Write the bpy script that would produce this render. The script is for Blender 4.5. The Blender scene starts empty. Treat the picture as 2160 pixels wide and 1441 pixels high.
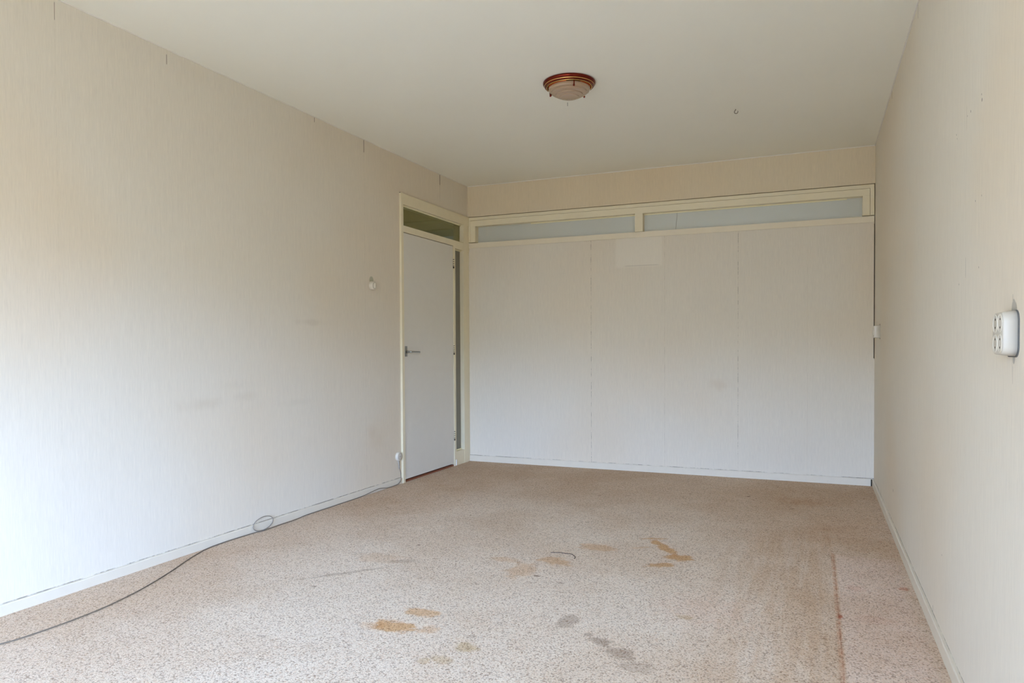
import bpy, bmesh, math, random
from mathutils import Vector, Matrix

# ------------------------------------------------------------------ camera, world, daylight, exposure
S = bpy.context.scene
COL = S.collection
W, H, D = 3.454, 2.60, 9.60          # room width, height, length (x right, y depth: 0 = far wall, z up)

cam_data = bpy.data.cameras.new('camera')
cam = bpy.data.objects.new('camera', cam_data); COL.objects.link(cam)
cam_data.sensor_width = 36.0
cam_data.lens = 25.2244
cam_data.shift_y = 0.02039
cam_data.clip_start = 0.02
YAW, PIT, ROL = math.radians(-22.90219), math.radians(-1.18913), math.radians(-0.29228)
fw = Vector((math.sin(YAW)*math.cos(PIT), math.cos(YAW)*math.cos(PIT), math.sin(PIT)))
rt = Vector((math.cos(YAW), -math.sin(YAW), 0)); up = rt.cross(fw)
r2 = rt*math.cos(ROL) + up*math.sin(ROL); u2 = -rt*math.sin(ROL) + up*math.cos(ROL)
M = Matrix((r2, u2, -fw)).transposed().to_4x4(); M.translation = Vector((3.03613, -6.12311, 1.07695))
cam.matrix_world = M
S.camera = cam

S.view_settings.view_transform = 'Standard'; S.view_settings.look = 'None'
S.view_settings.gamma = 1.0; S.view_settings.use_curve_mapping = False
S.view_settings.exposure = 0.29
S.cycles.use_denoising = True
S.cycles.max_bounces = 12; S.cycles.diffuse_bounces = 8
S.cycles.sample_clamp_indirect = 8.0

SKY, GROUND = (0.42, 0.64, 1.10), (1.0, 0.80, 0.50)
SKY_S, GROUND_S = 62.0, 2.0
STREET, STREET_S, STREET_TOP = (0.56, 0.70, 0.88), 14.0, 0.54      # house fronts and trees along the horizon
world = bpy.data.worlds.new('world'); S.world = world; world.use_nodes = True
nt = world.node_tree; nt.nodes.clear()
o_ = nt.nodes.new('ShaderNodeOutputWorld'); bg = nt.nodes.new('ShaderNodeBackground')
tc = nt.nodes.new('ShaderNodeTexCoord'); sp = nt.nodes.new('ShaderNodeSeparateXYZ')
cr = nt.nodes.new('ShaderNodeValToRGB'); mp = nt.nodes.new('ShaderNodeMapRange')
mp.inputs['From Min'].default_value = -1; mp.inputs['From Max'].default_value = 1
nt.links.new(tc.outputs['Generated'], sp.inputs[0]); nt.links.new(sp.outputs['Z'], mp.inputs['Value'])
nt.links.new(mp.outputs[0], cr.inputs[0])
k = GROUND_S/SKY_S
def stop(e, pos, c, s): e.position = pos; e.color = (c[0]*s, c[1]*s, c[2]*s, 1)
stop(cr.color_ramp.elements[0], 0.48, GROUND, k); stop(cr.color_ramp.elements[1], 0.515, STREET, STREET_S/SKY_S)
stop(cr.color_ramp.elements.new(STREET_TOP), STREET_TOP, STREET, STREET_S/SKY_S)
stop(cr.color_ramp.elements.new(STREET_TOP+.02), STREET_TOP+.02, SKY, 1.0)
stop(cr.color_ramp.elements.new(.62), .62, SKY, 1.0); stop(cr.color_ramp.elements.new(.74), .74, SKY, .45)
nt.links.new(cr.outputs[0], bg.inputs['Color']); bg.inputs['Strength'].default_value = SKY_S
nt.links.new(bg.outputs[0], o_.inputs['Surface'])

# unseen window openings, sized and placed for the daylight they let in: (x0, x1, z0, z1)
WIN = (1.40, 3.10, 0.60, 2.15)       # in the wall behind the camera
WIN_S = (-9.50, -7.45, 0.60, 2.15)    # unseen opening added to the right wall to light the far left: (y0, y1, z0, z1)
WIN_B = (1.1, 2.9, 0.8, 2.2)         # in the room beyond the partition
YB = 2.6
def portal(name, x0, x1, z0, z1, y, ry):
    l = bpy.data.lights.new(name, 'AREA'); l.shape = 'RECTANGLE'; l.size = x1-x0; l.size_y = z1-z0
    l.cycles.is_portal = True
    o = bpy.data.objects.new(name, l); COL.objects.link(o)
    o.location = ((x0+x1)/2, y, (z0+z1)/2); o.rotation_euler = (math.radians(90*ry), 0, 0)
portal('daylight_portal', *WIN, -D-0.10, 1)
portal('daylight_portal', *WIN_B, YB+0.10, -1)
l = bpy.data.lights.new('daylight_portal', 'AREA'); l.shape = 'RECTANGLE'; l.size = WIN_S[3]-WIN_S[2]; l.size_y = WIN_S[1]-WIN_S[0]; l.cycles.is_portal = True
o = bpy.data.objects.new('daylight_portal', l); COL.objects.link(o)
o.location = (W+.12, (WIN_S[0]+WIN_S[1])/2, (WIN_S[2]+WIN_S[3])/2); o.rotation_euler = (0, math.radians(90), 0)

# ------------------------------------------------------------------ material expression helper
class X:
    """a node socket with arithmetic"""
    def __init__(s, t, sock): s.t, s.s = t, sock
    def _op(s, op, *a):
        n = s.t.nodes.new('ShaderNodeMath'); n.operation = op
        for i, v in enumerate((s,)+a):
            if isinstance(v, X): s.t.links.new(v.s, n.inputs[i])
            else: n.inputs[i].default_value = v
        return X(s.t, n.outputs[0])
    def __add__(s, o): return s._op('ADD', o)
    def __sub__(s, o): return s._op('SUBTRACT', o)
    def __mul__(s, o): return s._op('MULTIPLY', o)
    def __truediv__(s, o): return s._op('DIVIDE', o)
    def abs(s): return s._op('ABSOLUTE')
    def pw(s, o): return s._op('POWER', o)
    def mx(s, o): return s._op('MAXIMUM', o)
    def mn(s, o): return s._op('MINIMUM', o)
    def step(s, a, b):                      # smooth 0..1 between a and b
        n = s.t.nodes.new('ShaderNodeMapRange'); n.interpolation_type = 'SMOOTHSTEP'
        n.inputs['From Min'].default_value = min(a, b); n.inputs['From Max'].default_value = max(a, b)
        if a > b: n.inputs['To Min'].default_value = 1; n.inputs['To Max'].default_value = 0
        s.t.links.new(s.s, n.inputs['Value']); return X(s.t, n.outputs[0])

class Mat:
    def __init__(s, name, rough=0.8, spec=0.3, metal=0.0):
        s.m = bpy.data.materials.new(name); s.m.use_nodes = True; s.t = s.m.node_tree
        s.b = s.t.nodes['Principled BSDF']; s.b.inputs['Roughness'].default_value = rough
        s.b.inputs['Specular IOR Level'].default_value = spec; s.b.inputs['Metallic'].default_value = metal
        g = s.t.nodes.new('ShaderNodeNewGeometry'); q = s.t.nodes.new('ShaderNodeSeparateXYZ')
        s.t.links.new(g.outputs['Position'], q.inputs[0])
        s.P = X(s.t, g.outputs['Position']); s.x, s.y, s.z = (X(s.t, q.outputs[i]) for i in range(3))
    def vec(s, a, b, c=0.0):
        n = s.t.nodes.new('ShaderNodeCombineXYZ')
        for i, v in enumerate((a, b, c)):
            if isinstance(v, X): s.t.links.new(v.s, n.inputs[i])
            else: n.inputs[i].default_value = v
        return X(s.t, n.outputs[0])
    def noise(s, v, scale, detail=2, rough=0.5, col=False):
        n = s.t.nodes.new('ShaderNodeTexNoise'); n.inputs['Scale'].default_value = scale
        n.inputs['Detail'].default_value = detail; n.inputs['Roughness'].default_value = rough
        s.t.links.new(v.s, n.inputs['Vector']); return X(s.t, n.outputs['Color' if col else 'Fac'])
    def voro(s, v, scale, feat='F1', out='Distance'):
        n = s.t.nodes.new('ShaderNodeTexVoronoi'); n.feature = feat; n.inputs['Scale'].default_value = scale
        s.t.links.new(v.s, n.inputs['Vector']); return X(s.t, n.outputs[out])
    def mix(s, a, b, f, mode='MIX'):
        n = s.t.nodes.new('ShaderNodeMix'); n.data_type = 'RGBA'; n.blend_type = mode
        for i, v in ((6, a), (7, b), (0, f)):
            if isinstance(v, X): s.t.links.new(v.s, n.inputs[i])
            else: n.inputs[i].default_value = v if i == 0 else (*v, 1)
        return X(s.t, n.outputs[2])
    def color(s, c):
        if isinstance(c, X): s.t.links.new(c.s, s.b.inputs['Base Color'])
        else: s.b.inputs['Base Color'].default_value = (*c, 1)
    def bump(s, h, strength=0.3, dist=0.001):
        n = s.t.nodes.new('ShaderNodeBump'); n.inputs['Strength'].default_value = strength
        n.inputs['Distance'].default_value = dist
        s.t.links.new(h.s, n.inputs['Height']); s.t.links.new(n.outputs[0], s.b.inputs['Normal'])
    def line(s, u, v, u0, w, v0, v1):      # a thin mark along v at u = u0
        return (u-u0).abs().step(w, w*0.4) * ((v-(v0+v1)/2).abs().step((v1-v0)/2, (v1-v0)/2*0.8))
    def blob(s, u, v, u0, v0, ru, rv, wob, soft=0.6, amp=0.9):
        d = (((u-u0)/ru).pw(2.0) + ((v-v0)/rv).pw(2.0)).pw(0.5) + (wob-0.5)*(2*amp)
        return d.step(1.0, 1.0-soft)

def srgb(r, g, b):
    return tuple(((c/255)/12.92 if c/255 <= .04045 else ((c/255+.055)/1.055)**2.4) for c in (r, g, b))

PAPER = (0.765, 0.70, 0.585)
def wallpaper(name, axis, seams=(), extra=None, seam_dark=0.35, foot=None, tone=(1, 1, 1)):
    m = Mat(name, 0.85, 0.2)
    u, v = (m.x if axis == 'x' else m.y), m.z
    n1 = m.noise(m.vec(u*330, v*14), 1.0, 2, 0.6)
    n2 = m.noise(m.vec(u*90, v*3.0, 3.0), 1.0, 2, 0.6)
    n3 = m.noise(m.vec(u*1.1, v*1.1, 7.0), 1.0, 3, 0.55)
    f = ((n1-0.5)*0.75 + (n2-0.5)*0.35 + (n3-0.5)*0.15) + 0.5
    c = m.mix(tuple(k*0.86 for k in PAPER), tuple(min(k*1.12, .95) for k in PAPER), f)
    tint = m.noise(m.vec(u*0.5, v*0.5, 2.0), 1.0, 2, 0.5)
    c = m.mix(c, m.mix(c, (1.0, 0.955, 0.90), 1.0, 'MULTIPLY'), (tint-0.42).step(0.0, 0.22))
    c = m.mix(c, tone, 1.0, 'MULTIPLY')
    brk = m.noise(m.vec(u*5, v*16, 1.0), 1.0, 3, 0.7)
    for u0, a in seams:
        c = m.mix(c, srgb(92, 80, 66), (u-u0).abs().step(0.0016, 0.0005)*brk.step(0.42, 0.62)*(seam_dark*a))
        c = m.mix(c, m.mix(c, (0.985, 0.98, 0.97), 1.0, 'MULTIPLY'), (u-u0).abs().step(0.006, 0.003)*(0.8 if axis == 'x' else 0.4))
    if foot: c = m.mix(c, srgb(96, 84, 68), (v-foot).abs().step(0.0035, 0.0012)*m.noise(m.vec(u*7, v*7, 9.0), 1.0, 4, 0.8).step(0.40, 0.60)*0.75)
    if extra: c = extra(m, u, v, c)
    m.color(c); m.bump(n1*0.7+n2*0.3, 0.25, 0.0008)
    return m.m

DARK = srgb(70, 52, 34)
def left_extra(m, u, v, c):
    wob = m.noise(m.vec(u*9, v*9, 4.0), 1.0, 4, 0.6)
    for (a, b, ru, rv, k, colr) in ((-3.21, .785, .22, .05, .5, (168, 160, 148)), (-2.90, .80, .12, .04, .35, (172, 164, 150)),
                                 (-2.31, 1.248, .20, .03, .5, (165, 156, 146)), (-1.55, .40, .20, .14, .35, (196, 176, 150)),
                                 (-3.0, .87, .22, .04, .22, (176, 168, 155)), (-2.45, .735, .26, .03, .22, (160, 152, 146)),
                                 (-1.62, .46, .10, .06, .3, (190, 168, 146))):
        c = m.mix(c, m.mix(c, tuple(q/230 for q in colr), 1.0, 'MULTIPLY'), m.blob(u, v, a, b, ru, rv, wob, 0.95, 0.8)*(k*0.5))
    for (a, z0, z1, w) in ((-4.003, 2.50, 2.585, .0016), (-3.42, 2.52, 2.575, .0022), (-1.693, 2.50, 2.60, .0045), (-0.542, 2.50, 2.60, .0060), (-0.542, 2.38, 2.52, .0012), (-2.252, 2.562, 2.60, .003)):
        c = m.mix(c, srgb(96, 78, 54), m.line(u, v, a, w, z0, z1)*0.85)
    # torn paper with bare plaster above the rotary switch
    tri = m.blob(u, v, -1.612, 1.585, .030, .030, wob, .3, .5)
    c = m.mix(c, srgb(168, 166, 140), tri*0.8)
    return c
def right_extra(m, u, v, c):
    wob = m.noise(m.vec(u*30, v*30, 4.0), 1.0, 4, 0.6)
    for (a, z0, z1, w) in ((-1.269, 2.545, 2.605, .006), (-2.443, 2.53, 2.60, .0035), (-3.587, 1.278, 1.345, .0012), (-3.587, 1.72, 1.80, .0008),
                           (-4.156, 1.165, 1.195, .0013), (-4.16, .985, 1.03, .0008), (-2.992, .055, .085, .003), (-0.631, .05, .09, .006)):
        c = m.mix(c, srgb(84, 70, 56), m.line(u, v, a, w, z0, z1)*0.85)
    # pale grey filler where the paper is torn round the outlet
    flap = m.blob(u, v, -4.165, 1.158, .020, .026, wob, .12, .35).mx(m.blob(u, v, -4.170, 1.046, .012, .014, wob, .12, .35))
    c = m.mix(c, (0.50, 0.45, 0.37), flap)
    rim = m.blob(u, v, -4.178, 1.150, .017, .026, wob, .12, .35)
    c = m.mix(c, srgb(150, 140, 126), (rim*0.9)*(flap*(-1)+1).mx(0)*0.7)
    for (a, b, r) in ((-3.797, 1.764, .0035), (-3.804, 1.747, .005), (-3.648, 1.762, .004), (-3.598, 1.763, .003), (-3.419, 1.755, .0035), (-3.43, 1.74, .003),
                      (-3.808, 1.486, .003), (-3.726, 1.486, .003), (-3.779, 1.293, .003), (-3.481, 1.269, .003), (-1.464, .239, .010), (-3.19, .33, .004)):
        c = m.mix(c, srgb(104, 94, 84), m.blob(u, v, a, b, r, r*1.2, wob, .5, .4)*0.85)
    return c
def back_extra(m, u, v, c):
    wob = m.noise(m.vec(u*12, v*12, 4.0), 1.0, 3, 0.6)
    # cleaner rectangle where something hung below the rail
    rect = (u-1.637).abs().step(.215, .185)*(v-1.90).abs().step(.150, .120)
    c = m.mix(c, (0.86, 0.80, 0.68), rect*0.45)
    c = m.mix(c, srgb(170, 160, 146), (v-1.776).abs().step(.006, .001)*(u-1.66).abs().step(.17, .12)*0.35)
    c = m.mix(c, srgb(206, 184, 158), m.blob(u, v, 2.32, .76, .12, .07, wob, .9, .8)*.25)
    return c

def paint(name, rgb, rough=0.45, var=0.06, spec=0.4, wear=None):
    m = Mat(name, rough, spec)
    n = m.noise(m.P, 14, 4, 0.6); n2 = m.noise(m.P, 140, 2, 0.6)
    c = m.mix(tuple(k*(1-var) for k in rgb), tuple(min(k*(1+var), 1) for k in rgb), n)
    if wear: c = m.mix(c, srgb(*wear), m.noise(m.P, 38, 5, 0.75).step(0.66, 0.74)*0.5)
    m.color(c); m.bump(n*0.5+n2*0.5, 0.12, 0.0006)
    return m.m

M_left = wallpaper('wallpaper_left', 'y', [(-4.003, .35), (-2.858, .25), (-1.693, .9), (-.542, 1.3)], left_extra, .3, .0465)
M_right = wallpaper('wallpaper_right', 'y', [(-2.443, .3), (-3.587, .35), (-4.156, .35), (-.631, .6)], right_extra, .3, .0565)
M_back = wallpaper('wallpaper_back', 'x', [(1.211, 1.4), (2.456, 1.2), (1.858, .4), (2.98, .1)], back_extra, .7, .0575)
M_bulk = wallpaper('wallpaper_bulkhead', 'x', [(.62, .3), (1.2, .3)], tone=(.99, .925, .80))
def ceil_mat():
    m = Mat('ceiling_paint', 0.9, 0.15)
    n = m.noise(m.P, 0.9, 3, 0.6); n2 = m.noise(m.P, 120, 3, 0.6)
    c = m.mix((0.86, 0.83, 0.715), (0.91, 0.88, 0.765), n)
    wob = m.noise(m.P, 40, 2, 0.5)
    dx, dy = m.x-1.601, m.y+1.81                  # hairline beside the lamp
    c = m.mix(c, srgb(110, 104, 92), (dx+dy*0.33).abs().step(.003, .001)*dy.abs().step(.036, .028)*.8)
    m.color(c); m.bump(n2*0.3+m.noise(m.P, 14, 3, 0.5), 0.15, 0.001)
    return m.m
M_ceil = ceil_mat()
M_cream = paint('cream_gloss_paint', (0.82, 0.73, 0.52), 0.38, 0.05, 0.45)
M_bead_lit = paint('lit_line_bead_paint', (0.92, 0.85, 0.58), 0.35, 0.04, 0.5)  # bead paint lightened to carry the bright lit line along the glass
M_door = paint('grey_beige_door_paint', (0.75, 0.71, 0.625), 0.42, 0.03, 0.4)
M_base = paint('ivory_skirting_paint', (0.74, 0.665, 0.535), 0.45, 0.05, 0.4, wear=(150, 138, 118))
M_white = paint('aged_white_plastic', (0.70, 0.64, 0.53), 0.35, 0.03, 0.5)
M_whited = paint('recessed_white_plastic', (0.68, 0.62, 0.50), 0.4, 0.03, 0.4)
M_dark = paint('black_parts_gap_shade', (0.035, 0.028, 0.022), 0.9, 0.1, 0.1)  # near-black for dark parts and for shade put into gaps
M_cord = paint('grey_cable_sheath', (0.19, 0.155, 0.115), 0.5, 0.1, 0.4)
M_cordw = paint('white_cable_sheath', (0.55, 0.54, 0.51), 0.5, 0.06, 0.4)
M_wood = paint('red_brown_wood', (0.24, 0.075, 0.035), 0.5, 0.3, 0.3)
M_steel = Mat('brushed_steel', 0.32, 0.5, 1.0); M_steel.color((0.36, 0.36, 0.34)); M_steel = M_steel.m
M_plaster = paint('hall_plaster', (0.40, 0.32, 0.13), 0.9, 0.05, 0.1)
M_room = paint('far_room_plaster', (0.72, 0.72, 0.70), 0.9, 0.03, 0.1)

def carpet():
    m = Mat('looped_carpet', 1.0, 0.05)
    xy = m.vec(m.x, m.y)
    warp = m.noise(xy, 45, 2, 0.6, True)
    vadd = m.t.nodes.new('ShaderNodeVectorMath'); vadd.operation = 'MULTIPLY_ADD'
    m.t.links.new(warp.s, vadd.inputs[0]); vadd.inputs[1].default_value = (0.006, 0.006, 0); m.t.links.new(xy.s, vadd.inputs[2])
    vv = X(m.t, vadd.outputs[0])
    d = m.voro(vv, 190)                                  # loops, about 8 mm
    cellc = m.voro(vv, 190, 'F1', 'Color')
    sep = m.t.nodes.new('ShaderNodeSeparateColor'); m.t.links.new(cellc.s, sep.inputs[0])
    r1, r2_, r3 = (X(m.t, sep.outputs[i]) for i in range(3))
    fine = m.noise(xy, 420, 2, 0.7)
    big = m.noise(xy, 1.0, 4, 0.6); mid = m.noise(xy, 7, 4, 0.65); wob = m.noise(xy, 17, 4, 0.65); wob2 = m.noise(xy, 60, 3, .7)
    base = m.mix(srgb(225, 211, 194), srgb(241, 231, 217), r1)
    base = m.mix(base, srgb(205, 165, 130), (r2_.step(0.86, 0.92))*0.35)
    base = m.mix(base, srgb(240, 224, 206), (r3.step(0.85, 0.92))*0.5)
    base = m.mix(base, srgb(120, 95, 75), (r3.step(0.15, 0.09))*0.5)
    base = m.mix(base, m.mix(base, (0.55, 0.48, 0.42), 1.0, 'MULTIPLY'), d.step(0.55, 0.95)*0.7)
    base = m.mix(base, m.mix(base, (0.86, 0.84, 0.80), 1.0, 'MULTIPLY'), fine.step(0.45, 0.65)*0.4)
    # worn paler band up the middle, soiled browner edges; daylight falloff painted into the far end
    soil_and_falloff = ((m.x-1.75).abs().step(0.7, 1.75)*0.85 + (m.y+1.5).step(-1.2, 1.2)*0.9).mn(1.0)
    base = m.mix(base, m.mix(base, (0.80, 0.695, 0.60), 1.0, 'MULTIPLY'), soil_and_falloff*(mid*0.6+0.6))
    base = m.mix(base, m.mix(base, (0.92, 0.88, 0.84), 1.0, 'MULTIPLY'), big.step(0.42, 0.62))
    def stain(a, b, ru, rv, rgb, k, w=wob, soft=.5, amp=.9, rot=0.0):
        nonlocal base
        u, v = m.x-a, m.y-b
        if rot:
            cs, sn = math.cos(rot), math.sin(rot)
            u, v = u*cs+v*sn, v*cs-u*sn
        msk = m.blob(u, v, 0.0, 0.0, ru, rv, w, soft, amp)
        base = m.mix(base, m.mix(base, rgb, 1.0, 'MULTIPLY'), msk*k)
    OR, GR, OL, RD = (0.84, 0.62, 0.40), (0.62, 0.58, 0.55), (0.80, 0.72, 0.55), (0.80, 0.45, 0.36)
    stain(1.565, -3.60, .105, .050, OR, .80); stain(1.545, -3.765, .130, .065, OR, .95)
    stain(1.68, -3.74, .05, .05, OR, .5); stain(1.46, -3.79, .07, .05, OR, .35)
    stain(2.29, -2.27, .21, .042, OR, .95, rot=-.94); stain(2.40, -2.44, .085, .075, OR, .95)
    stain(2.34, -2.60, .09, .045, OR, .85, rot=.5); stain(2.20, -2.13, .09, .03, OR, .6, rot=.3); stain(2.18, -2.33, .08, .02, OR, .4, rot=.6)
    stain(1.962, -2.414, .13, .08, OR, .55); stain(1.83, -2.73, .12, .07, OR, .6, rot=-.4); stain(1.73, -2.93, .09, .15, OR, .45)
    stain(1.60, -2.80, .10, .05, OR, .4); stain(0.985, -3.02, .16, .10, OR, .25)
    stain(2.142, -3.46, .05, .085, GR, .75); stain(2.325, -3.60, .06, .04, GR, .85, rot=-.6); stain(2.41, -3.67, .08, .05, GR, .75, rot=-.6); stain(2.49, -3.76, .07, .06, GR, .45)
    stain(2.26, -3.56, .02, .02, GR, .8); stain(2.56, -3.25, .05, .03, OL, .6)
    stain(1.886, -3.83, .06, .05, OL, .8); stain(1.85, -3.955, .05, .04, OL, .6); stain(1.80, -3.99, .03, .03, OL, .6); stain(1.86, -3.74, .02, .02, GR, .5)
    stain(0.97, -3.28, .34, .020, GR, .6, rot=.85, soft=.8); stain(1.12, -3.02, .10, .03, GR, .5, rot=.5)
    stain(1.15, -2.2, .5, .35, (0.90, 0.86, 0.82), .6, soft=.9); stain(.62, -1.9, .3, .4, (0.92, .86, .80), .6, soft=.9)
    stain(2.62, -3.15, .3, .3, (1.0, 0.92, 0.90), .6, soft=.9)
    for a, b, ru, rv, k in ((1.39, -2.458, .018, .006, .9), (1.43, -2.455, .012, .006, .9), (1.40, -2.49, .012, .005, .8), (1.044, -2.732, .012, .012, .9), (1.0, -2.76, .015, .005, .6),
                            (1.831, -2.985, .022, .014, .9), (1.97, -3.039, .02, .012, .7), (.80, -1.9, .012, .012, .8), (1.0, -2.0, .01, .012, .8), (2.6, -.75, .02, .02, .8),
                            (2.2, -.8, .014, .014, .8), (1.6, -1.1, .014, .014, .8), (.55, -2.7, .012, .01, .7), (.97, -1.55, .01, .01, .8), (2.20, -4.19, .03, .012, .9), (.95, -3.5, .02, .012, .6),
                            (.72, -1.62, .012, .014, .8), (2.9, -1.05, .02, .02, .6), (1.75, -1.9, .015, .012, .6), (1.28, -3.42, .01, .01, .6), (.42, -2.95, .014, .01, .7)):
        stain(a, b, ru, rv, (0.38, 0.32, 0.28), k, wob2, .6, .5)
    stain(3.26, -3.00, .10, .06, RD, .15, wob2); stain(3.20, -2.62, .05, .05, RD, .25, wob2); stain(3.40, -2.55, .03, .03, RD, .6, wob2)
    stain(2.98, -.8, .25, .2, (.86, .72, .60), .5, soft=.9); stain(3.2, -1.5, .3, .6, (.92, .82, .76), .4, soft=.9)
    # cleaner patch by the right wall where a cabinet stood, with its red-brown edge
    edge = m.x + (wob2-0.5)*0.010
    patch = edge.step(3.132, 3.142)*(m.y+(wob2-0.5)*0.03).step(-2.07, -2.10)*m.x.step(3.44, 3.38)
    base = m.mix(base, m.mix(base, (1.10, 1.10, 1.20), 1.0, 'MULTIPLY'), patch*0.6)
    lf = (m.x-3.124).abs().step(.014, .005)*m.y.step(-2.04, -2.10)
    base = m.mix(base, m.mix(base, (0.86, 0.62, 0.50), 1.0, 'MULTIPLY'), lf*(wob.step(.35, .6)*.5+.15))
    lf2 = (m.x-3.126).abs().step(.0045, .001)*m.y.step(-2.07, -2.12)*wob2.step(.4, .55)
    base = m.mix(base, m.mix(base, (0.60, 0.34, 0.26), 1.0, 'MULTIPLY'), lf2*.55)
    hl = (m.y+2.785+(m.x-3.3)*0.35).abs().step(.010, .002)*m.x.step(3.14, 3.17)
    base = m.mix(base, m.mix(base, (0.70, 0.62, 0.60), 1.0, 'MULTIPLY'), hl*wob2.step(.4, .6)*.6)
    stain(3.132, -3.01, .014, .040, (.60, .20, .12), .8, wob2, .8, .9)
    strk = m.noise(m.vec(m.x*14, m.y*1.2), 1.0, 3, .6)
    base = m.mix(base, m.mix(base, (0.90, 0.83, 0.76), 1.0, 'MULTIPLY'), m.x.step(2.45, 2.9)*m.x.step(3.13, 3.11)*strk.step(.35, .6)*m.y.step(-1.2, -2.2))
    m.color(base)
    m.bump((d*-1.0)+fine*0.5+r1*0.25, 0.35, 0.003)
    return m.m
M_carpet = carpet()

def sheen(m):                          # reflectance of a thin pane, the same from both sides
    lw = m.t.nodes.new('ShaderNodeLayerWeight'); lw.inputs['Blend'].default_value = 0.5
    return X(m.t, lw.outputs['Facing']).pw(4.0)*0.75+0.06
def frosted(name, rgb, trans, gloss_r=0.25):
    m = Mat(name, gloss_r, 0.5); m.t.nodes.remove(m.t.nodes['Principled BSDF'])
    t = m.t; out = t.nodes['Material Output']
    df = t.nodes.new('ShaderNodeBsdfDiffuse'); tl = t.nodes.new('ShaderNodeBsdfTranslucent'); gl = t.nodes.new('ShaderNodeBsdfGlossy')
    n = m.noise(m.P, 3, 3, 0.5)
    c = m.mix(tuple(k*0.95 for k in rgb), tuple(min(1, k*1.05) for k in rgb), n)
    t.links.new(c.s, df.inputs['Color']); tl.inputs['Color'].default_value = (.80, .90, .92, 1)
    gl.inputs['Roughness'].default_value = gloss_r; gl.inputs['Color'].default_value = (.9, .9, .9, 1)
    a = t.nodes.new('ShaderNodeMixShader'); a.inputs[0].default_value = trans
    t.links.new(df.outputs[0], a.inputs[1]); t.links.new(tl.outputs[0], a.inputs[2])
    b = t.nodes.new('ShaderNodeMixShader')
    t.links.new(sheen(m).s, b.inputs[0]); t.links.new(a.outputs[0], b.inputs[1]); t.links.new(gl.outputs[0], b.inputs[2])
    t.links.new(b.outputs[0], out.inputs['Surface'])
    return m.m
M_frost = frosted('frosted_blue_grey_glass', (0.72, 0.69, 0.62), 0.30)
M_sideg = frosted('figured_grey_glass', (0.23, 0.19, 0.135), 0.35, 0.2)
def clear_glass(name, tint):
    m = Mat(name, 0.03, 0.5); t = m.t; t.nodes.remove(t.nodes['Principled BSDF']); out = t.nodes['Material Output']
    tr = t.nodes.new('ShaderNodeBsdfTransparent'); tr.inputs[0].default_value = (*tint, 1)
    gl = t.nodes.new('ShaderNodeBsdfGlossy'); gl.inputs['Roughness'].default_value = 0.04
    b = t.nodes.new('ShaderNodeMixShader'); t.links.new(sheen(m).s, b.inputs[0]); t.links.new(tr.outputs[0], b.inputs[1]); t.links.new(gl.outputs[0], b.inputs[2])
    t.links.new(b.outputs[0], out.inputs['Surface']); return m.m
M_clear = clear_glass('clear_hall_glass', (.80, .80, .66))

# ------------------------------------------------------------------ mesh helpers
def finish(bm, name, mat, parent=None, smooth=False, bevel=0.0, loc=None):
    if bevel:
        bmesh.ops.bevel(bm, geom=[e for e in bm.edges if e.is_manifold and e.calc_face_angle(0) > 0.6], offset=bevel, segments=2, affect='EDGES', profile=0.6)
    bmesh.ops.recalc_face_normals(bm, faces=bm.faces)
    if loc is not None: bmesh.ops.translate(bm, verts=bm.verts, vec=-Vector(loc))
    me = bpy.data.meshes.new(name); bm.to_mesh(me); bm.free()
    me.materials.append(mat)
    if smooth:
        for p in me.polygons: p.use_smooth = True
    o = bpy.data.objects.new(name, me); COL.objects.link(o)
    if loc is not None: o.location = loc
    if parent is not None:
        pm = Matrix.Translation(world_of(parent)); o.parent = parent
        o.location = Vector(o.location) - pm.translation
    return o
def world_of(o):
    v = Vector((0, 0, 0))
    while o is not None: v += Vector(o.location); o = o.parent
    return v
def box(bm, x0, x1, y0, y1, z0, z1):
    vs = [bm.verts.new((x, y, z)) for x in (x0, x1) for y in (y0, y1) for z in (z0, z1)]
    for f in ((0, 1, 3, 2), (4, 6, 7, 5), (0, 4, 5, 1), (2, 3, 7, 6), (0, 2, 6, 4), (1, 5, 7, 3)):
        bm.faces.new([vs[i] for i in f])
def boxes(name, mat, lst, parent=None, bevel=0.0, loc=None):
    bm = bmesh.new()
    for b in lst: box(bm, *b)
    return finish(bm, name, mat, parent, False, bevel, loc)
def lathe(bm, prof, c, axis='z', n=48):
    """prof: (radius, offset) along axis from c; closed where radius is 0"""
    ax = {'z': Vector((0, 0, 1)), 'x': Vector((1, 0, 0)), '-x': Vector((-1, 0, 0)), 'y': Vector((0, 1, 0)), '-z': Vector((0, 0, -1))}[axis]
    a = ax.orthogonal().normalized(); b = ax.cross(a); rings = []
    for r, h in prof:
        if r == 0: rings.append([bm.verts.new(Vector(c)+ax*h)]); continue
        rings.append([bm.verts.new(Vector(c)+ax*h+(a*math.cos(t)+b*math.sin(t))*r) for t in (2*math.pi*i/n for i in range(n))])
    for p, q in zip(rings, rings[1:]):
        for i in range(n):
            j = (i+1) % n
            if len(p) == 1: bm.faces.new((p[0], q[i], q[j]))
            elif len(q) == 1: bm.faces.new((p[i], q[0], p[j]))
            else: bm.faces.new((p[i], q[i], q[j], p[j]))
def spline(pts, sub=10):
    P = [Vector(p) for p in pts]; P = [P[0]*2-P[1]]+P+[P[-1]*2-P[-2]]; out = []
    for i in range(1, len(P)-2):
        a, b, c, d = P[i-1:i+3]
        for s in range(sub):
            t = s/sub
            out.append(0.5*((2*b)+(c-a)*t+(2*a-5*b+4*c-d)*t*t+(3*b-a-3*c+d)*t**3))
    out.append(P[-2]); return out
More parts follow.
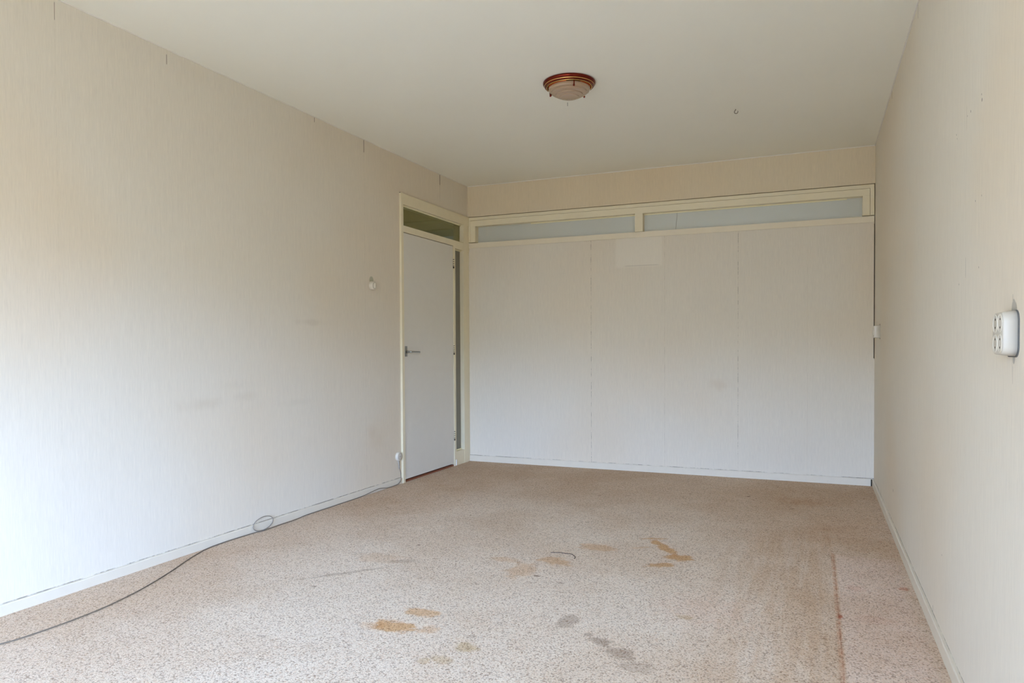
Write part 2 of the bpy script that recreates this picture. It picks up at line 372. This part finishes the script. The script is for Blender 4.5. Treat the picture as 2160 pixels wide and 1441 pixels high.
def tube(bm, pts, r, n=8):
    pts = [Vector(p) for p in pts]; prev = None; nrm = None
    for i, p in enumerate(pts):
        t = (pts[min(i+1, len(pts)-1)]-pts[max(i-1, 0)]).normalized()
        if nrm is None: nrm = t.orthogonal().normalized()
        nrm = (nrm-t*nrm.dot(t)).normalized(); b = t.cross(nrm)
        ring = [bm.verts.new(p+(nrm*math.cos(a)+b*math.sin(a))*r) for a in (2*math.pi*k/n for k in range(n))]
        if prev:
            for k in range(n): bm.faces.new((prev[k], prev[(k+1) % n], ring[(k+1) % n], ring[k]))
        else: bm.faces.new(ring[::-1])
        prev = ring
    bm.faces.new(prev)
def struct(o, label=None):
    o['kind'] = 'structure'
    if label: o['label'] = label
    return o
def tag(o, label, cat, group=None):
    o['label'] = label; o['category'] = cat
    if group: o['group'] = group
    return o
def empty(name, loc):
    o = bpy.data.objects.new(name, None); COL.objects.link(o); o.location = loc; o.empty_display_size = 0.05; return o

# ------------------------------------------------------------------ room shell
FY = -1.212                      # near edge of the door frame
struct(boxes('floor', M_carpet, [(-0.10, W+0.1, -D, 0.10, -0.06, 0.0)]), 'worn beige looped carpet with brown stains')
struct(boxes('ceiling', M_ceil, [(-0.10, W+0.1, -D, 0.10, H, H+0.1)]), 'plain cream painted ceiling')
struct(boxes('wall_left', M_left, [(-0.10, 0, -D-.1, FY, 0, H), (-0.10, 0, FY, 0.10, 2.311, H)]), 'left wall in off-white fibre wallpaper with visible seams')
struct(boxes('wall_right', M_right, [(W, W+0.1, WIN_S[1], 0.10, 0, H), (W, W+0.1, -D-.12, WIN_S[0], 0, H), (W, W+.1, WIN_S[0], WIN_S[1], 0, WIN_S[2]), (W, W+.1, WIN_S[0], WIN_S[1], WIN_S[3], H)]), 'right wall in off-white fibre wallpaper')
G = 0.0065
def part_wall():
    bm = bmesh.new()
    prof = [(0, 0), (W, 0), (W, 0.98), (W-G, 0.98), (W-G, 2.016), (0, 2.016)]
    a = [bm.verts.new((x, 0, z)) for x, z in prof]; b = [bm.verts.new((x, .05, z)) for x, z in prof]
    bm.faces.new(a); bm.faces.new(b[::-1])
    for i in range(6): bm.faces.new((a[i], a[(i+1) % 6], b[(i+1) % 6], b[i]))
    o = finish(bm, 'wall_back', M_back); return o
struct(part_wall(), 'papered far partition wall in wide panels below the glazed strip')
struct(boxes('wall_bulkhead', M_bulk, [(0.0, W, 0.0, 0.10, 2.3115, H)]), 'papered bulkhead strip above the glazed strip')
struct(boxes('wall_gap_shade', M_dark, [(0.02, W, 0.052, 0.058, 0.98, 2.014), (0.0, W, 0.085, 0.10, 2.296, 2.3125)]), 'dark sheets standing in for the shade in the gaps round the glazed strip')  # black sheets put in as the shade seen through the gaps
x0, x1, z0, z1 = WIN
struct(boxes('wall_front', M_right, [(-.1, x0, -D-.12, -D, 0, H), (x1, W+.1, -D-.12, -D, 0, H), (x0, x1, -D-.12, -D, 0, z0), (x0, x1, -D-.12, -D, z1, H)]), 'wall with the wide daylight window, behind the viewer')
# beyond the partition: another room with its own window, and the hall behind the door
hx0, hx1 = -1.70, W+0.1
x0, x1, z0, z1 = WIN_B
struct(boxes('wall_beyond', M_room, [(hx0, x0, YB, YB+.1, 0, H), (x1, hx1, YB, YB+.1, 0, H), (x0, x1, YB, YB+.1, 0, z0), (x0, x1, YB, YB+.1, z1, H),
       (hx1-.1, hx1, .10, YB, 0, H)]), 'plain walls of the room beyond the partition')
struct(boxes('wall_hall', M_plaster, [(hx0-.1, hx0, -3.2, YB, 0, H), (hx0, -.10, -3.3, -3.2, 0, H)]), 'hall wall behind the door')
struct(boxes('floor_hall', M_plaster, [(hx0-.1, -.10, -3.3, YB+.1, -.06, -.005), (-.1, hx1, .10, YB+.1, -.06, -.005)]), 'hall floor')
struct(boxes('ceiling_hall', M_plaster, [(hx0-.1, -.10, -3.3, YB+.1, H, H+.1), (-.1, hx1, .10, YB+.1, H, H+.1)]), 'hall ceiling')

# skirting boards
def skirting(name, pts_fn, length, h, thick, label, seed):
    rnd = random.Random(seed); bm = bmesh.new(); n = int(length/0.06); prev = None
    for i in range(n+1):
        s = length*i/n; wob = rnd.uniform(-.0012, .0012); top = h+rnd.uniform(-.0010, .0010)
        ring = [bm.verts.new(pts_fn(s, a, b)) for a, b in ((0, 0), (thick+wob*.5, 0), (thick+wob*.5, top-.004), (thick-.003, top), (0, top))]
        if prev:
            for k in range(5): bm.faces.new((prev[k], prev[(k+1) % 5], ring[(k+1) % 5], ring[k]))
        else: bm.faces.new(ring[::-1])
        prev = ring
    bm.faces.new(prev)
    return struct(finish(bm, name, M_base), label)
skirting('baseboard_left', lambda s, a, b: (a, FY-.002-s, b), D+FY-.002, .0448, .012, 'low ivory skirting along the left wall', 1)
skirting('baseboard_right', lambda s, a, b: (W-a, -.018-s, b), D-.02, .0545, .012, 'low ivory skirting along the right wall', 2)
skirting('baseboard_back', lambda s, a, b: (s, -a, b), W-.014, .056, .007, 'ivory skirting along the far partition', 3)
struct(boxes('skirting_gap_shade', M_dark, [(W-.0205, W-.012, -.010, -.004, 0, .052)]), 'dark strip standing in for the shade between the two skirtings in the far right corner')  # black strip put in for the shade of the corner gap
# thin caulked paper edges where the walls meet the ceiling
struct(boxes('trim_1', paint('caulk_cream', (.80, .755, .67), .8, .04), [(W-.006, W, -D, 0, H-.006, H)]), 'thin cream bead where the right wall meets the ceiling')
struct(boxes('trim_2', bpy.data.materials['caulk_cream'], [(0, W, -.006, 0, H-.006, H)]), 'thin cream bead where the far wall meets the ceiling')
struct(boxes('trim_3', bpy.data.materials['caulk_cream'], [(0, .005, -D, 0, H-.005, H)]), 'thin cream bead where the left wall meets the ceiling')

# ------------------------------------------------------------------ glazed strip at the top of the far wall
win = struct(empty('window_1', (W/2, 0, 2.05)), 'long low glazed strip in a cream frame at the top of the far wall')
GL = 0.066
def frame_strip():
    bm = bmesh.new(); R = W-G
    # outer frame, slightly recessed step, mullion and jambs
    for b in ((0.004, R, -.004, .090, 2.277, 2.305), (0.030, R-.030, -.001, .090, 2.222, 2.2752),
              (0.004, .030, -.004, .090, 2.072, 2.277), (R-.028, R, -.004, .090, 2.072, 2.277),
              (0.0305, .080, -.001, .090, 2.072, 2.2215), (R-.080, R-.0300, -.001, .090, 2.072, 2.2215),
              (1.604, 1.672, -.001, .090, 2.066, 2.2215)):
        box(bm, *b)
    return finish(bm, 'window_frame', M_cream, win, False, .0012)
frame_strip()
boxes('window_sill', paint('ivory_rail_paint', (.80, .71, .54), .4, .05), [(-.0035, W-G, -.010, .090, 2.016, 2.0625)], win, .0015)
boxes('pane', M_frost, [(.080, 1.604, GL, GL+.005, 2.060, 2.224)], win)
p2 = boxes('pane', M_frost, [(1.672, 3.371, GL, GL+.005, 2.060, 2.224)], win)
boxes('glazing_bead_lit', M_bead_lit, [(.62, 1.604, GL-.009, GL, 2.2135, 2.222)], win)  # pale strip standing in for the lit line above the pane
boxes('glazing_bead_lit', M_bead_lit, [(1.672, 3.26, GL-.009, GL, 2.2135, 2.222)], win)
# hairline crack across the larger pane
bm = bmesh.new(); tube(bm, [(1.952, GL-.0008, 2.223), (1.951, GL-.0008, 2.18), (1.944, GL-.0008, 2.12), (1.940, GL-.0008, 2.062)], .0011, 5)
finish(bm, 'pane_crack', M_cord, p2)

# ------------------------------------------------------------------ door set in the left wall
P = .018
door = struct(empty('door_1', (0, -.75, 0)), 'flush grey-beige door with transom light and narrow sidelight in a cream frame')
bm = bmesh.new()
for b in ((-.085, P, -1.215, -1.182, 0, 2.306), (-.085, P-.001, -1.182, -.003, 2.2205, 2.306),
          (-.085, P, -1.182, -.003, 2.001, 2.052), (-.085, P-.001, -.294, -.003, 1.981, 2.001),
          (-.085, P, -.328, -.294, 0, 2.001), (-.085, P+.0008, -.128, -.052, 0, 2.2200), (-.085, P-.006, -.052, -.001, 0, 2.2205),
          (-.085, P-.001, -.294, -.128, 0, .128)):
    box(bm, *b)
finish(bm, 'door_frame', M_cream, door, False, .0012)
boxes('glazing_bead_lit', M_bead_lit, [(-.020, -.010, -.294, -.128, .128, .138), (-.020, -.010, -.294, -.128, 1.972, 1.981), (-.020, -.010, -1.182, -.128, 2.211, 2.2205)], door)
boxes('sidelight_pane', M_sideg, [(-.026, -.021, -.294, -.128, .128, 1.981)], door)
boxes('transom_pane', M_clear, [(-.026, -.021, -1.182, -.128, 2.052, 2.2205)], door)
leaf = boxes('door_leaf', M_door, [(-.028, .012, -1.180, -.3295, .024, 1.996)], door, .0015)
for zc in (1.832, 1.050, .270):
    bm = bmesh.new()
    for i in range(5):
        a = zc-.042+i*.017
        lathe(bm, [(0, 0), (.0062, 0.0008), (.0062, .0150), (0, .0158)], (.0195, -.3290, a), 'z', 10)
    h = finish(bm, 'hinge', M_cream, leaf, True)
    bm = bmesh.new()
    for i, a in enumerate((-.046, -.027, -.010, .007, .022, .032)):
        lathe(bm, [(0, 0), (.0066, 0), (.0066, .0045 if i < 4 else .008), (0, .0045 if i < 4 else .008)], (.0197, -.3290, zc+a*-1-.004), 'z', 10)
    finish(bm, 'hinge_pin', M_dark, h)
# lever handle
bm = bmesh.new()
box(bm, .012, .017, -1.164, -1.137, 1.008, 1.092)
hp = finish(bm, 'handle_plate', M_steel, leaf, False, .004)
bm = bmesh.new()
lathe(bm, [(0, 0), (.011, 0), (.010, .012), (.0075, .030), (.0075, .052), (0, .054)], (.017, -1.150, 1.046), 'x', 16)
pts = spline([(.062, -1.152, 1.046), (.066, -1.135, 1.047), (.066, -1.10, 1.046), (.064, -1.05, 1.044), (.060, -1.015, 1.043)], 5)
tube(bm, pts, .0065, 8)
finish(bm, 'door_handle', M_steel, leaf, True)
boxes('door_threshold', M_wood, [(-.085, .008, -1.182, -.328, -.004, .013)], door)
boxes('hinge_post_foot', paint('bright_white_patch', (.86, .84, .78), .4, .02), [(P, P+.006, -.306, -.292, .002, .055)], door, .001)
boxes('door_frame_gap_shade', M_dark, [(-.01, .006, -1.214, -.002, 2.3065, 2.3105)], door)  # black strip put in for the shade in the gap above the frame

# ------------------------------------------------------------------ ceiling lamp
LC = (1.728, -2.160)
lamp = tag(empty('ceiling_lamp', (LC[0], LC[1], H)), 'round ceiling lamp with copper red rim and beige stepped glass bowl', 'lamp')
M_cop = Mat('copper_red_lacquer', 0.18, 0.5, 0.9)
M_cop.color(M_cop.mix((.13, .012, .008), (.24, .035, .016), M_cop.noise(M_cop.P, 25, 3, .5))); M_cop = M_cop.m
M_brass = Mat('polished_brass', 0.22, 0.5, 1.0); M_brass.color((.78, .55, .20)); M_brass = M_brass.m
M_inn = Mat('orange_copper_inside', 0.3, 0.5, 0.9); M_inn.color((.62, .16, .06)); M_inn = M_inn.m
mg = Mat('beige_pressed_glass', 0.12, 0.6)
mg.color(mg.mix((.47, .31, .19), (.58, .41, .27), mg.noise(mg.P, 12, 3, .5)))
mg.b.inputs['Transmission Weight'].default_value = 0.25; mg.b.inputs['Coat Weight'].default_value = 0.6
M_lglass = mg.m
c = (LC[0], LC[1], H)
bm = bmesh.new()
lathe(bm, [(0, 0), (.146, 0), (.1505, .003), (.1515, .008), (.150, .013), (.146, .017), (.1435, .0185), (.142, .024), (.1385, .0275), (.134, .029), (.131, .028), (.130, .020), (.128, .008), (0, .006)], c, '-z', 64)
rim = finish(bm, 'rim', M_cop, lamp, True, 0, None)
bm = bmesh.new()
lathe(bm, [(.1425, .0188), (.1435, .0215), (.1425, .0235)], c, '-z', 64)
lathe(bm, [(.1300, .0275), (.1310, .0305), (.1280, .0320), (.1260, .0300), (.1255, .010), (.110, .0075), (.02, .0070)], c, '-z', 64)
finish(bm, 'brass_reflector', M_brass, lamp, True)
for k in range(3):
    bm = bmesh.new()
    a0 = math.radians(-60+120*k+20); pr = []
    for i in range(15):
        t = a0+math.radians(80)*i/14
        pr.append((math.cos(t), math.sin(t)))
    for (ca, sa), (cb, sb) in zip(pr, pr[1:]):
        for (ra, ha), (rb, hb) in (((.1235, .012), (.1200, .034)), ((.1200, .034), (.1175, .034)), ((.1175, .034), (.1205, .012))):
            bm.faces.new([bm.verts.new((c[0]+r*x, c[1]+r*y, H-h)) for r, x, y, h in ((ra, ca, sa, ha), (ra, cb, sb, ha), (rb, cb, sb, hb), (rb, ca, sa, hb))])
    finish(bm, 'copper_band', M_inn, lamp, True)
bm = bmesh.new()
lathe(bm, [(.112, .030), (.1175, .033), (.1195, .039), (.1190, .046), (.1150, .052), (.1060, .0560), (.1035, .0565), (.1025, .0625), (.096, .0660), (.0800, .0705), (.0785, .0705), (.0775, .0765), (.070, .0790), (.0560, .0820), (.0548, .0820), (.0540, .0865), (.045, .0885), (.032, .0905), (.016, .0920), (0, .0925)], c, '-z', 96)
bowl = finish(bm, 'glass_bowl', M_lglass, lamp, False)
for i, ang in enumerate((-59, 61, 175)):
    a = math.radians(ang); ca, sa = math.cos(a), math.sin(a); bm = bmesh.new()
    pts = [(.126, .024), (.1235, .036), (.1225, .046), (.119, .0530), (.112, .0565)]
    tube(bm, [(c[0]+r*ca, c[1]+r*sa, H-h) for r, h in pts], .0034, 8)
    lathe(bm, [(0, 0), (.0052, .0005), (.0058, .005), (.004, .010), (0, .011)], (c[0]+.119*ca, c[1]+.119*sa, H-.052), '-z', 12)
    finish(bm, 'glass_clip', M_cop, lamp, True)

# ceiling hook
hk = (2.560, -1.285)
bm = bmesh.new()
pts = [(hk[0], hk[1], H), (hk[0], hk[1], H-.006)]
pts += [(hk[0]+.004-.011*math.cos(t), hk[1], H-.017-.011*math.sin(t)) for t in (math.radians(d) for d in range(-60, 215, 22))]
tube(bm, pts, .0022, 8)
o = finish(bm, 'ceiling_hook', paint('tarnished_wire', (.16, .12, .08), .5, .1), None, True, 0, (hk[0], hk[1], H))
tag(o, 'small dark wire hook screwed into the bare ceiling', 'hook')

# ------------------------------------------------------------------ sockets and switches
def rounded_prism(bm, x0, x1, cy, cz, hy, hz, rad, inset=0.0, n=6, front_r=.003):
    """rounded rectangle in the y-z plane, from x0 (wall) to x1 (front)"""
    def ring(x, hy, hz, r):
        out = []
        for sy, sz, a0 in ((1, 1, 0), (-1, 1, 90), (-1, -1, 180), (1, -1, 270)):
            for i in range(n+1):
                t = math.radians(a0+90*i/n)
                out.append(bm.verts.new((x, cy+sy*(hy-r)+r*math.cos(t), cz+sz*(hz-r)+r*math.sin(t))))
        return out
    s = 1 if x1 > x0 else -1
    steps = [(x0, 0), (x1-s*front_r, inset), (x1-s*front_r*.3, inset+front_r*.3), (x1, inset+front_r)]
    prev = ring(x0, hy, hz, rad); first = prev
    for x, i in steps[1:]:
        cur = ring(x, hy-i, hz-i, max(rad-i, .002)); m_ = len(cur)
        for k in range(m_): bm.faces.new((prev[k], prev[(k+1) % m_], cur[(k+1) % m_], cur[k]))
        prev = cur
    bm.faces.new(prev); bm.faces.new(first[::-1])

qy, qz = -4.160, 1.1035
quad = tag(empty('wall_socket', (W, qy, qz)), 'large white surface-mounted outlet block with four round sockets on the right wall', 'socket')
bm = bmesh.new(); rounded_prism(bm, W, W-.030, qy, qz, .0545, .0525, .026, .004, 8, .003)
hous = finish(bm, 'housing', paint('yellowed_white_housing', (0.58, 0.525, 0.43), 0.4, 0.03, 0.3), quad, True)
bm = bmesh.new(); rounded_prism(bm, W+.001, W-.0025, qy-.002, qz-.001, .0575, .0535, .027, 0, 8, .0005)
finish(bm, 'back_plate', paint('dark_rubber_gasket', (.12, .115, .105), .8, .05), quad)
for sy in (-1, 1):
    for sz in (-1, 1):
        cy, cz = qy+sy*.0235, qz+sz*.0230; bm = bmesh.new()
        lathe(bm, [(.0215, -.0006), (.0215, .0008), (.0205, .0014), (.0195, .0008), (.019, .0002), (.0165, -.0002), (0, -.0002)], (W-.030, cy, cz), '-x', 32)
        f = finish(bm, 'socket_face', M_whited, quad, True)
        bm = bmesh.new()
        for dz in (-.0095, .0095): lathe(bm, [(.0026, 0), (.0026, .0006), (0, .0006)], (W-.0298, cy, cz+dz), '-x', 12)
        finish(bm, 'pin_hole', M_dark, f)

sy_, sz_ = -.480, 1.174
sw = tag(empty('light_switch', (W, sy_, sz_)), 'small white surface-mounted box on the right wall beside the far corner', 'switch')
bm = bmesh.new(); rounded_prism(bm, W, W-.040, sy_, sz_, .038, .045, .009, .002, 5, .005)
hb = finish(bm, 'housing', M_white, sw, True)
bm = bmesh.new(); rounded_prism(bm, W-.039, W-.045, sy_, sz_, .020, .026, .004, .001, 4, .002)
finish(bm, 'rocker', M_whited, sw, True)
for dz in (-.049, .050):
    bm = bmesh.new(); lathe(bm, [(0, 0), (.005, 0), (.004, .0015), (0, .0015)], (W, sy_-.030, sz_+dz), '-x', 10)
    finish(bm, 'paper_hole', M_dark, sw)  # dark disc for a torn hole in the wallpaper

# rotary switch high on the left wall
ry, rz = -1.613, 1.541
rs = tag(empty('rotary_switch', (0, ry, rz)), 'round white turn switch on the left wall at shoulder height near the door', 'switch')
bm = bmesh.new(); lathe(bm, [(0, 0), (.032, 0), (.0325, .004), (.0315, .020), (.030, .026), (.026, .0285), (.021, .0295), (0, .0295)], (0, ry, rz), 'x', 40)
finish(bm, 'housing', M_white, rs, True)
bm = bmesh.new(); lathe(bm, [(.0215, .0296), (.0205, .0300), (.0205, .0296)], (0, ry, rz), 'x', 32)
finish(bm, 'groove', M_dark, rs)
bm = bmesh.new(); box(bm, .029, .040, ry-.0045, ry+.0045, rz-.019, rz+.019)
finish(bm, 'knob', M_whited, rs, False, .002)

# low round outlet by the door frame with two cables leaving it
oy, oz = -1.268, .221
ro = tag(empty('wall_outlet', (0, oy, oz)), 'round white outlet low on the left wall against the door frame', 'socket')
bm = bmesh.new(); lathe(bm, [(0, 0), (.0345, 0), (.0355, .004), (.0345, .016), (.032, .021), (.027, .0225), (0, .0225)], (0, oy, oz), 'x', 40)
finish(bm, 'housing', M_white, ro, True)
bm = bmesh.new(); lathe(bm, [(.0265, .0226), (.0255, .0235), (.0245, .0226)], (0, oy, oz), 'x', 32)
lathe(bm, [(.0045, .0226), (.0045, .0232), (0, .0232)], (0, oy, oz), 'x', 12)
finish(bm, 'cover_ring', paint('grey_seam', (.30, .28, .25), .6, .05), ro)
bm = bmesh.new(); tube(bm, spline([(.008, oy-.008, oz-.033), (.016, oy-.010, oz-.060), (.014, oy-.002, oz-.085), (.008, oy+.008, oz-.098)], 6), .0023, 8)
finish(bm, 'cable_tail', M_cordw, ro, True)
CB = .0145
cab = [(.012, oy+.006, oz-.034), (.018, oy-.002, oz-.065), (.016, oy+.002, .125), (.018, oy+.014, .095), (.017, oy+.020, .060), (.017, oy+.018, .030), (.017, oy-.02, .008),
       (CB+.004, -1.36, .004), (CB+.006, -1.45, .006), (.022, -1.53, .018), (.022, -1.585, .021), (.020, -1.66, .015), (CB+.003, -1.75, .006), (CB+.004, -1.86, .0035), (CB+.002, -2.02, .0035),
       (CB+.004, -2.15, .0035), (CB+.002, -2.30, .0035), (.020, -2.42, .0035), (.036, -2.53, .0035), (.034, -2.64, .0035), (.038, -2.735, .0035), (.040, -2.82, .0035)]
loopc = (-2.798, .040)
lp = [(.030-.012*math.sin(max(t, 0)) if 0 < t < math.pi else .030, loopc[0]+.086*math.sin(t+math.radians(200))*-1, .004+.036*(1-math.cos(t-math.radians(0)))) for t in (math.radians(d) for d in range(15, 356, 20))]
rest = [(.028, -2.86, .0035), (.020, -2.95, .0035), (.016, -3.04, .0035), (.017, -3.12, .0035), (.030, -3.24, .0035), (.087, -3.401, .0035), (.163, -3.572, .0035), (.221, -3.717, .0035), (.269, -3.858, .0035),
        (.304, -4.003, .0035), (.318, -4.10, .0035), (.324, -4.205, .0035), (.322, -4.30, .0035), (.313, -4.402, .0035), (.298, -4.46, .0035), (.27, -4.6, .0035), (.2, -4.9, .0035), (.10, -5.3, .0035), (.03, -5.8, .0035), (.02, -6.4, .0035)]
bm = bmesh.new(); tube(bm, spline(cab+rest, 6), .0026, 8)
cbl = finish(bm, 'power_cable', M_cord, None, True, 0, (.017, oy, 0))
tag(cbl, 'long thin grey cable trailing along the left skirting and out over the carpet', 'cable')
bm = bmesh.new()
lpts = []
for i in range(37):
    t = math.radians(-90+360*i/36)
    ss = math.sin(t)
    lpts.append((.020+.010*(1-(ss+1)/2), -2.799+.083*math.cos(t)+.012*ss, .0415+.0375*ss))
tube(bm, lpts, .0024, 8)
finish(bm, 'cable_loop', paint('lighter_cable_sheath', (.25, .22, .18), .5, .05), cbl, True)

# twig-like thread lying on the carpet
bm = bmesh.new()
tube(bm, spline([(1.764, -2.606, .002), (1.80, -2.598, .005), (1.84, -2.592, .003), (1.875, -2.602, .006), (1.905, -2.628, .002), (1.912, -2.66, .002)], 6), .0017, 6)
o = finish(bm, 'thread', paint('dark_thread', (.06, .04, .035), .8, .1), None, True, 0, (1.84, -2.6, 0))
tag(o, 'short dark thread lying alone on the middle of the carpet', 'thread')
